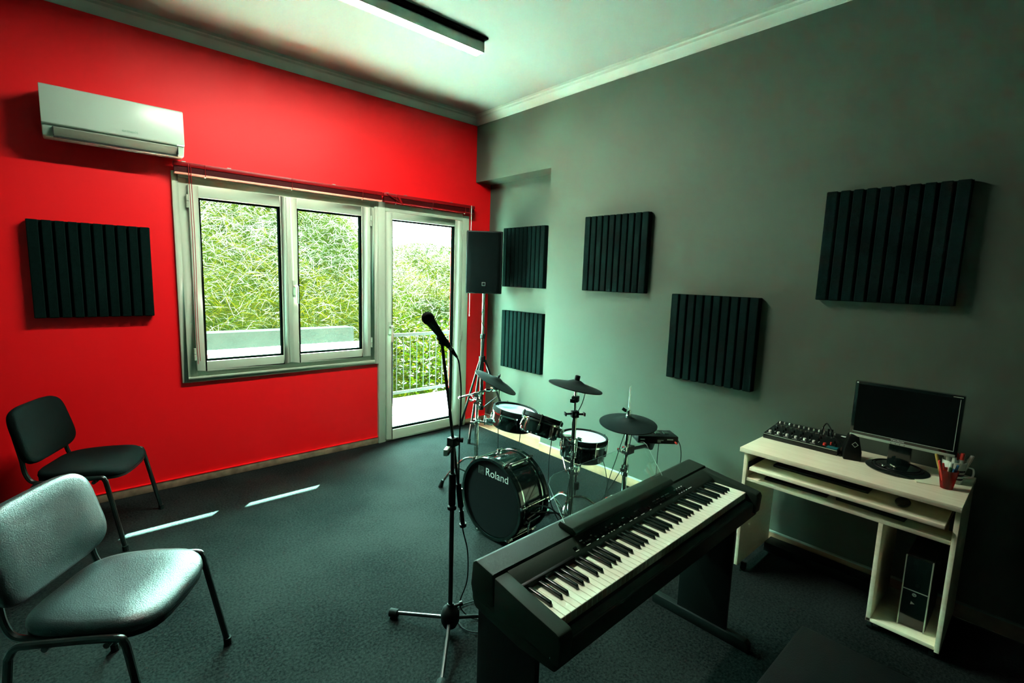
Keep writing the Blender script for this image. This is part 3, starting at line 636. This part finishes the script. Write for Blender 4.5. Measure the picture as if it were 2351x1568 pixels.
# ================================================================ MICROPHONE STAND
t = thing('microphone_stand', 'black tripod microphone stand with boom arm in front of the drums', 'microphone stand', (-2.03, -2.53, 0))
part('upright', MB().cyl((0,0,.08), (.008,.012,.62), .0105, 12).cyl((.006,.01,.60), (.012,.02,.885), .0085, 12), 'metalblk', t)
part('grip', MB().cyl((.008,.012,.605), (.0105,.016,.75), .0165, 12).cyl((.008,.012,.585), (.008,.012,.60), .021, 12), 'rubber', t, bevel=.003)
part('base_hub', MB().lathe([(0,.022), (.030,.025), (.042,.05), (.043,.085), (.034,.112), (.018,.122), (.014,.135), (0,.135)], n=24), 'black', t, smooth=50)
part('base_knob', MB().cyl((.01,-.005,.118), (.045,-.02,.125), .006, 8).cyl((.040,-.018,.124), (.052,-.023,.127), .012, 10), 'black', t)
for dx, dy in ((-.16, .25), (.27, -.12), (-.222, -.258)):
    lg = part('leg', MB().cyl((dx*.1, dy*.1, .06), (dx, dy, .022), .0085, 10), 'metalblk', t)
    L_ = math.hypot(dx, dy); part('rubber_foot', MB().cyl((dx*(1-.03/L_), dy*(1-.03/L_), .022), (dx*(1+.012/L_), dy*(1+.012/L_), .020), .020, 12), 'rubber', lg, bevel=.003)
Pc = Vector((.02, .03, .905)); top = Vector((-.045, .03, 1.335)); dirv = (Pc-top).normalized()
part('boom_clutch', MB().cbox((.016,.024,.895), (.045,.035,.04), .3).cyl((.0,.01,.872),(-.045,-.02,.862),.008,8).cyl((.02,.03,.905), (.055,.0,.900), .012, 10), 'black', t, bevel=.004)
part('clutch_handle', MB().cbox((-.032, .0, .868), (.05,.02,.03), .7), 'silver', t, bevel=.004)
part('boom_arm', MB().cyl(top, Pc+dirv*.30, .0070, 10), 'metalblk', t)
part('boom_grip', MB().cyl(Pc+dirv*.22, Pc+dirv*.34, .0135, 12), 'rubber', t, bevel=.003)
part('boom_weight', MB().cyl(Pc+dirv*.36, Pc+dirv*.43, .0105, 12).cyl(Pc+dirv*.30, Pc+dirv*.40, .0075, 8).cyl(Pc+dirv*.425, Pc+dirv*.44, .016, 12), 'black', t)
md = Vector((.098, -.0, -.115)).normalized()
base = Vector((-.045, .03, 1.345))
part('microphone_clip', MB().cyl(top, base+Vector((0,0,.015)), .014, 12).cyl(base+Vector((.0,0,.01))-md*.02, base+md*.035+Vector((0,0,.018)), .0175, 12, r2=.015), 'rubber', t)
mt = thing('microphone', 'dark handheld vocal microphone clipped on top of the boom arm', 'microphone', (-2.03, -2.53, 0))
tail = base + md*.055 + Vector((0,0,.020)); hd0 = tail - md*.155
part('handle', MB().tube([hd0, hd0+md*.02, hd0+md*.10, tail], [.0215, .0195, .0135, .0115], 20), 'satin', mt)
part('grille_head', MB().sphere(hd0-md*.012, .0255, 24), 'grille', mt); part('grille_ring', MB().cyl(hd0-md*.010, hd0+md*.002, .0262, 24), 'black', mt, bevel=.002)
part('connector', MB().cyl(tail, tail+md*.022, .0098, 14), 'chrome', mt, label='silver connector'); part('plug_boot', MB().cyl(tail+md*.020, tail+md*.065, .0105, 14, r2=.005), 'rubber', mt)
e = tail + md*.065 + Vector((-2.03, -2.53, 0))
pts = [e, e+Vector((.012,0,-.03)), e+Vector((.022,-.003,-.12)), Vector((-1.985,-2.52,1.05)), Vector((-2.0,-2.535,.90)), Vector((-2.005,-2.545,.68)), Vector((-1.985,-2.55,.50)), Vector((-1.945,-2.54,.36)), Vector((-1.93,-2.52,.20)), Vector((-1.955,-2.50,.08)), Vector((-1.915,-2.53,.012)), Vector((-1.87,-2.60,.006)), Vector((-1.93,-2.64,.006)), Vector((-1.98,-2.56,.006)), Vector((-1.93,-2.44,.006)), Vector((-1.80,-2.46,.006)), Vector((-1.70,-2.62,.006))]
solo('microphone_cable', MB().tube(smooth_path(pts, 8), .0032, 8), 'rubber', 'black cable hanging from the microphone and looping onto the floor', 'cable')

# ================================================================ DIGITAL PIANO
rzp = math.atan2(.029, 1.221)
piano = thing('digital_piano', 'black digital piano with weighted keys on its panel stand', 'digital piano', (-1.7165, -3.433, 0), rzp)
HWd = .664; K0 = .6115; ZK = .733
prof = [(-.040, .640), (-.040, .700), (-.034, .706), (.0, .706), (.0, .640)]
part('key_slip', MB().prism([(-.036, .640), (-.036, .690), (-.030, .696), (-.004, .698), (-.004, .640)], -K0, K0, 'x'), 'satin', piano, bevel=.003)
part('lower_case', MB().prism([(-.034, .628), (-.034, .66), (.30, .69), (.305, .66), (.29, .635), (.1, .618)], -HWd, HWd, 'x'), 'satin', piano, bevel=.006)
for s in (-1, 1):
    x0, x1 = (-HWd, -K0-.001) if s < 0 else (K0+.001, HWd)
    part('cheek_block', MB().prism([(-.045, .650), (-.050, .722), (-.044, .736), (-.030, .740), (.10, .756), (.205, .772), (.205, .65)], x0, x1, 'x'), 'satin', piano, bevel=.005)
part('key_bed', MB().box(-K0, K0, -.004, .15, .64, .69), 'dark', piano)
part('felt_strip', MB().box(-K0, K0, .144, .152, .69, .7325), 'felt', piano, label='red felt strip behind the keys')
part('control_panel', MB().prism([(.140, .738), (.150, .749), (.205, .772), (.205, .72), (.152, .70), (.150, .738)], -K0-.001, K0+.001, 'x'), 'satin', piano, bevel=.0015)
part('top_cover', MB().prism([(.2065, .66), (.2065, .7735), (.212, .777), (.290, .786), (.305, .776), (.312, .70), (.300, .66)], -HWd, HWd, 'x'), 'satin', piano, bevel=.008)
def pz(v): return .749 + (v-.150)*(.772-.749)/.055
b = MB()
tl = math.atan2(.023, .055)
def btn(x, v, w, d, m_, h=.0035):
    q = MB(); q.cbox((x, v, pz(v)+h/2), (w, d, h), m=Matrix.Rotation(tl, 4, 'X')); part('button' if m_ != 'screenprint' else 'panel_print', q, m_, piano)
xs = [-.345, -.30, -.285, -.27, -.235, -.205, -.175, -.155, -.145, -.10, -.075, -.035, -.012, .105, .150, .165, .18, .195, .21, .235, .25, .265, .28, .325, .345, .365, .385]
for i, x in enumerate(xs): btn(x, .170, .010 if i % 3 else .014, .006, 'glossblk')
for x, w in [(-.343, .016), (-.285, .020), (-.235, .010), (-.205, .014), (-.172, .006), (-.155, .006), (-.140, .006), (-.103, .014), (-.078, .008), (-.035, .016), (-.003, .018), (.045, .022), (.10, .010), (.175, .006), (.325, .010), (.345, .008), (.365, .006), (.385, .006), (.415, .028)]: btn(x, .160, w, .0025, 'screenprint', .0012)
for x, w in [(-.30, .012), (-.245, .006), (-.160, .006), (-.125, .010), (-.055, .012), (.03, .022), (.16, .02), (.19, .02), (.225, .02), (.26, .03), (.32, .008), (.34, .008), (.36, .008), (.38, .008)]: btn(x, .182, w, .0035, 'screenprint', .0012)
q = MB(); q.cbox((.060, .172, pz(.172)+.001), (.036, .022, .003), m=Matrix.Rotation(tl, 4, 'X')); part('display', q, 'screen', piano)
q = MB(); q.box(-K0-.002, -.375, .142, .155, .735, .7535); part('lid_flap', q, 'black', piano, bevel=.003)
# keys
wk = 2*K0/52; pat = [1, 0, 1, 1, 0, 1, 1]   # black after A B C D E F G
wmesh = MB(); wmesh.box(.0005, wk-.0005, .0, .144, .704, ZK)
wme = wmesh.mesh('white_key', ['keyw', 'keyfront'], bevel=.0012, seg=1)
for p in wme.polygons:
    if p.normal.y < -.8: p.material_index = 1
bmesh_ = MB(); hb_ = .0052
bmesh_.loft([[(-.0055,.050,.731),(.0055,.050,.731),(.0055,.144,.731),(-.0055,.144,.731)], [(-.0046,.056,.7445),(.0046,.056,.7445),(.0046,.144,.7455),(-.0046,.144,.7455)]])
bme = bmesh_.mesh('black_key', 'keyb', bevel=.0012, seg=2)
for i in range(52):
    k = link('white_key', wme, piano); k.location = (-K0 + i*wk, 0, 0)
    if pat[i % 7] and i < 51:
        off = {0: .001, 2: -.0012, 3: .0012, 5: -.0016, 6: 0}.get(i % 7, 0)
        k = link('black_key', bme, piano); k.location = (-K0 + (i+1)*wk + off, 0, 0)
# music rest
part('music_rest_ledge', MB().prism([(.195, .778), (.188, .790), (.205, .802), (.262, .806), (.270, .790), (.262, .782)], -.318, .332, 'x'), 'satin', piano, bevel=.003)
b = MB(); outl = []
zz0, zz1 = .800, .965
def rest(u_, w_): return (u_, .245 + (w_)*.32, .800 + w_*.95)
pts = [(-.312, 0), (.325, 0), (.325, .01), (.262, .150), (.245, .165), (.225, .170), (-.318, .170), (-.338, .163), (-.352, .145)]
f0 = [Vector(rest(u_, w_)) for u_, w_ in pts]; nrm = Vector((0, -.95, .32)).normalized()*.003
b.loft([[tuple(v) for v in f0], [tuple(v+nrm) for v in f0]])
mrp = part('music_rest_panel', b, ['acrylic', 'acrylic_edge'], piano, label='clear acrylic music rest', smooth=0)
for p in mrp.data.polygons:
    if len(p.vertices) == 4: p.material_index = 1
# stand
for s in (-1, 1):
    x = -HWd+.012 if s < 0 else HWd-.030
    lg = part('side_panel', MB().box(x-.010, x+.010, .035, .275, .02, .655), 'black', piano, bevel=.003)
    part('stand_foot', MB().prism([(-.07, 0), (-.07, .035), (-.055, .05), (.40, .05), (.405, .035), (.405, 0)], x-.02, x+.02, 'x'), 'black', piano, bevel=.004)
part('rear_brace', MB().box(-HWd+.02, HWd-.05, .255, .270, .42, .62), 'black', piano)

# ================================================================ PIANO BENCH
t = thing('piano_bench', 'black padded piano bench at the bottom edge, in front of the piano', 'bench', (-1.73, -3.935, 0))
part('cushion', MB().box(-.29, .29, -.165, .165, .435, .482), 'leather', t, bevel=.010)
part('apron', MB().box(-.27, .27, -.145, .145, .36, .436), 'black', t, bevel=.003)
for x in (-.24, .24):
    for y in (-.12, .12): part('leg', MB().box(x-.022, x+.022, y-.022, y+.022, 0, .37), 'black', t, bevel=.003)

# ================================================================ DESK
Y0, Y1 = -4.062, -3.145; XF = -.53
t = thing('computer_desk', 'pale maple computer desk with sliding keyboard shelf against the grey wall', 'desk', (0, 0, 0))
part('desktop', MB().box(XF, -.022, Y0, Y1, .712, .737), 'wood', t, bevel=.002)
for y in (Y1-.022, Y0+.012):
    part('side_panel', MB().box(-.495, -.04, y-.009, y+.009, .035 if y > -3.5 else .045, .712), 'wood', t, bevel=.001)
part('keyboard_shelf', MB().box(-.52, -.12, Y0+.045, Y1-.055, .617, .635), 'wood', t, bevel=.002)
for y in (Y0+.028, Y1-.040): part('drawer_slide', MB().box(-.48, -.15, y-.006, y+.006, .605, .650), 'metalblk', t)
part('lower_shelf', MB().box(-.49, -.06, Y0+.022, Y1-.032, .545, .563), 'wood', t, bevel=.002)
part('divider_panel', MB().box(-.49, -.10, -3.805, -3.787, .05, .545), 'wood', t, bevel=.001)
part('computer_shelf', MB().box(-.49, -.10, Y0+.022, -3.787, .05, .068), 'wood', t, bevel=.002)
for x in (-.45, -.09):
    for y in (Y1-.05, Y0+.03, -3.80):
        part('castor', MB().cyl((x, y-.01, .021), (x, y+.01, .021), .021, 14).cbox((x, y, .038), (.02, .026, .012)), 'rubber', t)
solo('cable_tray', MB().box(-.135, -.03, -3.775, -3.185, .0, .055), 'black', 'low black box lying along the wall under the desk', 'box', bevel=.003)

# monitor
t = thing('monitor', 'black flat computer monitor with silver lower strip on the desk', 'monitor', (-.215, -3.785, .737), PI)
# local +x = front (towards -x world), y mirrored
part('bezel', MB().box(-.018, .014, -.212, .212, .128, .418), 'glossblk', t, bevel=.004)
part('back_shell', MB().prism([(-.018, .14), (-.018, .41), (-.05, .36), (-.05, .18)], -.19, .19, 'y'), 'black', t, bevel=.006)
part('display_panel', MB().box(.0135, .0152, -.196, .196, .156, .404), 'screen', t)
part('screen_trim', MB().box(.0135, .0160, -.200, .198, .1525, .1555).box(.0135, .0160, .1962, .1985, .155, .400), 'silver', t)
part('lower_strip', MB().box(.010, .0175, -.210, .206, .126, .139), 'silver', t, bevel=.002, label='silver lower strip')
for k in range(4): part('button', MB().sphere((.0178, -.035+.018*k, .132), .003, 8), 'chrome', t)
place_text('ViewSonic', .013, 'lettering', 'screenprint', t, (.0146, -.01, .1465), (0, 1, 0), (0, 0, 1))
place_text('VX2035wm', .007, 'lettering', 'silver', t, (.0146, .175, .411), (0, 1, 0), (0, 0, 1)) if False else None
part('corner_badge', MB().box(.0142, .0148, .17, .205, .4085, .4115), 'silver', t); part('corner_logo', MB().box(.0142, .0148, -.205, -.198, .408, .413), 'screenprint', t)
part('neck', MB().prism([(-.045, .02), (-.045, .24), (-.02, .24), (.0, .02)], -.045, .045, 'y'), 'glossblk', t, bevel=.005)
b = MB(); b.lathe([(0, .0), (.125, .0), (.13, .006), (.11, .013), (.06, .024), (0, .026)], (.0, 0, 0), n=48); part('base', b, 'glossblk', t, smooth=50)
part('ring_ridge', MB().lathe([(.085, .018), (.088, .0215), (.091, .018), (.085,.018)], n=40).lathe([(.100, .0145), (.103, .018), (.106, .0145), (.1,.0145)], n=40), 'black', t)
t = thing('earphones', 'small silver earphone buds lying on the monitor base', 'earphones', (-.30, -3.745, .765), .3)
part('earbud', MB().cyl((0,0,0), (.022,.01,.0), .007, 12, r2=.004).sphere((0,0,0), .0075, 12), 'chrome', t)
part('earbud', MB().cyl((.01,-.045,0), (.028,-.032,.004), .005, 12).sphere((.01,-.045,0), .007, 12), 'chrome', t)
part('earbud_cord', MB().tube(smooth_path([(.01,.0,-.002), (.02,-.02,.001), (.01,-.045,-.002), (.04,-.07,-.003)], 6), .0018, 6), 'metalblk', t)

# small desk loudspeaker (wedge)
t = thing('desk_loudspeaker', 'small black wedge-shaped desk device with square emblem beside the monitor', 'device', (-.215, -3.590, .737), math.radians(200))
b = MB(); b.loft([[(-.045,-.040,0),(.045,-.040,0),(.045,.040,0),(-.045,.040,0)], [(-.045,-.038,.05),(.045,-.038,.05),(.045,.038,.05),(-.045,.038,.05)], [(-.036,-.022,.125),(.026,-.022,.125),(.026,.022,.125),(-.036,.022,.125)], [(-.026,-.012,.138),(.012,-.012,.138),(.012,.012,.138),(-.026,.012,.138)]])
part('case', b, 'black', t, bevel=.006)
q = Matrix.Rotation(math.radians(-14), 4, 'Y') @ Matrix.Rotation(PI/4, 4, 'X')
part('emblem', MB().cbox((.0395, .006, .085), (.0012, .021, .021), m=q), 'silver', t); part('emblem_inset', MB().cbox((.0401, .006, .085), (.0012, .016, .016), m=q), 'black', t)

# mixer
t = thing('audio_mixer', 'small black audio mixer with rows of white and red knobs on the desk', 'mixer', (-.125, -3.345, .737), PI)
# local x: towards -x world (front), local y: towards -y world => left end at -y local
mw, mdp = .19, .12
part('case', MB().prism([(mdp, 0), (mdp, .030), (-.06, .052), (-mdp, .062), (-mdp, 0)], -mw, mw, 'y'), 'metalblk', t, bevel=.003)
part('edge_strip', MB().box(mdp-.001, mdp+.0012, -mw+.003, mw-.003, .0265, .029), 'silver', t)
def mz(x): return .030 + (mdp-x)*(.052-.030)/(mdp+.06)
rot = Matrix.Rotation(math.atan2(.022, .18), 4, 'Y')
def knob(x, y, m_, r_=.0065, h=.014): part('knob', MB().cyl((x, y, mz(x)), (x+.001, y, mz(x)+h), r_, 12, r2=r_*.8), m_, t)
for k in range(6):
    y = -.165 + k*.046
    knob(.085, y, 'knobw', .0085, .012); knob(.045, y+.012, 'black', .006); knob(.01, y+.012, 'black', .006)
    part('print_line', MB().cbox((.105, y, mz(.105)+.0008), (.002, .026, .001)), 'screenprint', t); part('print_line', MB().cbox((.062, y+.020, mz(.062)+.0008), (.030, .0018, .001)), 'screenprint', t)
for k in range(12):
    y = -.172 + k*.0265
    part('jack_socket', MB().cyl((-.045, y, mz(-.045)), (-.045, y, mz(-.045)+.005), .008, 12), 'chrome', t); knob(-.085, y, 'knobw' if k % 2 == 0 else 'silver', .005, .012)
knob(.085, .118, 'redp', .009, .012); knob(.06, .142, 'redp', .005); knob(.03, .150, 'black', .006); knob(.065, .165, 'black', .006)
part('print_patch', MB().cbox((.098, .158, mz(.098)+.0008), (.034, .050, .0012), m=rot), 'teal', t, label='teal printed corner patch')
part('print_patch', MB().cbox((-.085, .168, mz(-.085)+.005), (.02, .034, .0012)), 'screenprint', t)
b = MB(); b.tube(smooth_path([(-.03, .07, .055), (-.035, .072, .10), (-.04, .085, .125), (-.03, .105, .11), (.0, .14, .07), (.02, .185, .035), (-.01, .215, .004)], 6), .0035, 8)
o = solo('patch_cable', b, 'rubber', 'thick black patch cable arching out of the mixer sockets', 'cable', (-.125, -3.345, .737), PI)
for y in (.07, .098, .115): part('jack_plug', MB().cyl((-.045, y, mz(-.045)+.004), (-.045, y, mz(-.045)+.045), .0055, 10), 'knobw' if y < .08 else 'black', o)
# pens
def cup(loc, r0, r1, h, m_, label):
    t = thing('pen_cup', label, 'cup', loc); N = 28
    part('cup_wall', MB().lathe([(0, .001), (r0, .001), (r1, h), (r1-.002, h), (r0-.002, .004), (0, .004)], n=N), m_, t); return t
c1 = Vector((-.315, -3.985, .737)); c2 = Vector((-.190, -3.990, .737))
cup(c1, .022, .036, .088, 'redclear', 'red transparent plastic pen cup full of pens at the desk end')
c2t = cup(c2, .034, .046, .105, 'white', 'white printed cup full of white markers behind the red pen cup')
for z in (.02, .04, .06): part('print_band', MB().lathe([(.0345+z*.115, z), (.0354+z*.115, z+.008)], n=28), 'glossblk', c2t)
part('cup_handle', MB().tube(smooth_path([(.0, -.043, .085), (.0, -.066, .08), (.0, -.066, .045), (.0, -.037, .035)], 5), .004, 8), 'white', c2t)
def pen(base, top_, r_, m_, capm, label, grp='pens and markers in the cups'):
    a, z = Vector(base), Vector(top_); d = (z-a).normalized()
    t = thing('marker', label, 'pen', tuple(a), group=grp)
    part('barrel', MB().cyl((0,0,0), z-a-d*.03, r_, 10), m_, t); part('cap', MB().cyl(z-a-d*.032, z-a, r_*1.12, 10, r2=r_*.9), capm, t, bevel=.001)
pens = [((-.014, .010), (-.036, .034), .13, .005, 'redp', 'redp', 'red pen leaning left in the red cup'),
        ((-.010, .004), (-.030, .020), .120, .0045, 'redp', 'redp', 'slim red pen next to the leaning one in the red cup'),
        ((.006, .012), (-.010, .050), .150, .0065, 'yellowp', 'yellowp', 'ochre pencil standing tallest at the left of the red cup'),
        ((.0, -.006), (-.020, -.006), .105, .005, 'greenp', 'greenp', 'green pen in the red cup'),
        ((-.006, -.010), (-.018, -.018), .100, .005, 'bluep', 'bluep', 'blue pen at the front of the red cup'),
        ((.008, -.010), (-.002, -.028), .118, .005, 'bluep', 'bluep', 'taller light blue pen at the right of the red cup'),
        ((.0, .0), (-.010, -.006), .125, .0085, 'white', 'white', 'fat white marker in the red cup')]
for (bx, by), (tx, ty), h, r_, m_, cm, lab in pens: pen(c1+Vector((bx*.8, by*.8, .005)), c1+Vector((tx, ty, h)), r_, m_, cm, lab)
wl = ['on the wall side', 'leaning towards the monitor', 'nearest the monitor', 'upright next to the red cup rim', 'closest to the red cup', 'leaning over the red cup', 'leaning far out to the right', 'standing rear right', 'at the very centre', 'centre, slightly left', 'centre, slightly right', 'centre front']
for k in range(12):
    a = 2*PI*k/8; rr = .026 if k < 8 else .008
    if k >= 8: a = 2*PI*(k-8)/4+.4
    pen(c2+Vector((rr*.7*math.cos(a), rr*.7*math.sin(a), .008)), c2+Vector((rr*1.25*math.cos(a), rr*1.35*math.sin(a)-(.022 if k == 6 else 0), .128+.008*((k*3) % 4))), .0088, 'white', 'white' if k % 5 else 'redp', ('thick white marker %s in the white cup' if k % 5 else 'thick white marker with red cap %s in the white cup') % wl[k])
solo('note_pad', MB().box(-.07, .07, -.06, .06, 0, .004), 'paper', 'pale yellow-green paper note on the desk under the pen cups', 'paper', (-.26, -3.915, .7375), .35)
# keyboard, mouse, shelf contents
kb = thing('computer_keyboard', 'black computer keyboard on the sliding shelf', 'keyboard', (-.33, -3.50, .635), 0)
part('key_tray', MB().box(-.075, .075, -.22, .22, 0, .014), 'glossblk', kb, bevel=.005); part('key_caps', MB().box(-.055, .055, -.205, .205, .014, .019), 'black', kb, bevel=.002)
solo('computer_mouse', MB().sphere((0,0,.012), .03, 20, (1.7, 1.0, .62)), 'glossblk', 'dark computer mouse on the sliding shelf right of the keyboard', 'mouse', (-.42, -3.855, .638))
solo('dark_folder', MB().box(-.14, .14, -.15, .15, 0, .012), 'metalblk', 'thin dark folder on the lower desk shelf, left half', 'folder', (-.30, -3.40, .5635), .05, bevel=.003)
solo('dark_folder', MB().box(-.13, .13, -.14, .14, 0, .016), 'satin', 'thin dark folder on the lower desk shelf, right half', 'folder', (-.30, -3.74, .5635), -.06, bevel=.003)
# PC tower
t = thing('computer_tower', 'black desktop computer tower with silver edges in the desk compartment', 'computer', (-.27, -3.945, .068), PI)
part('case', MB().box(-.16, .14, -.050, .050, 0, .345), 'metalblk', t, bevel=.003)
part('front_bezel', MB().box(.14, .160, -.050, .050, .008, .342), 'glossblk', t, bevel=.004)
for s in (-1, 1): part('edge_strip', MB().box(.150, .1625, s*.0475-.0025, s*.0475+.0025, .002, .346), 'silver', t, bevel=.001, label='silver edge strip')
part('drive_door_line', MB().box(.160, .1615, -.044, .044, .184, .188), 'silver', t)
part('round_logo', MB().lathe([(0, .0), (.008, .0), (.008, .001), (0, .001)], (.1602, -.002, .168), (1, 0, 0), 20), 'silver', t)
place_text('hp', .010, 'lettering', 'dark', t, (.1615, -.002, .168), (0, 1, 0), (0, 0, 1))
part('port_badge', MB().prism([(-.012, .118), (.003, .125), (-.010, .134)], .160, .1612, 'x'), 'silver', t); part('power_button', MB().lathe([(0, 0), (.009, 0), (.009, .001), (0, .001)], (.1602, .005, .215), (1,0,0), 20), 'metalblk', t)
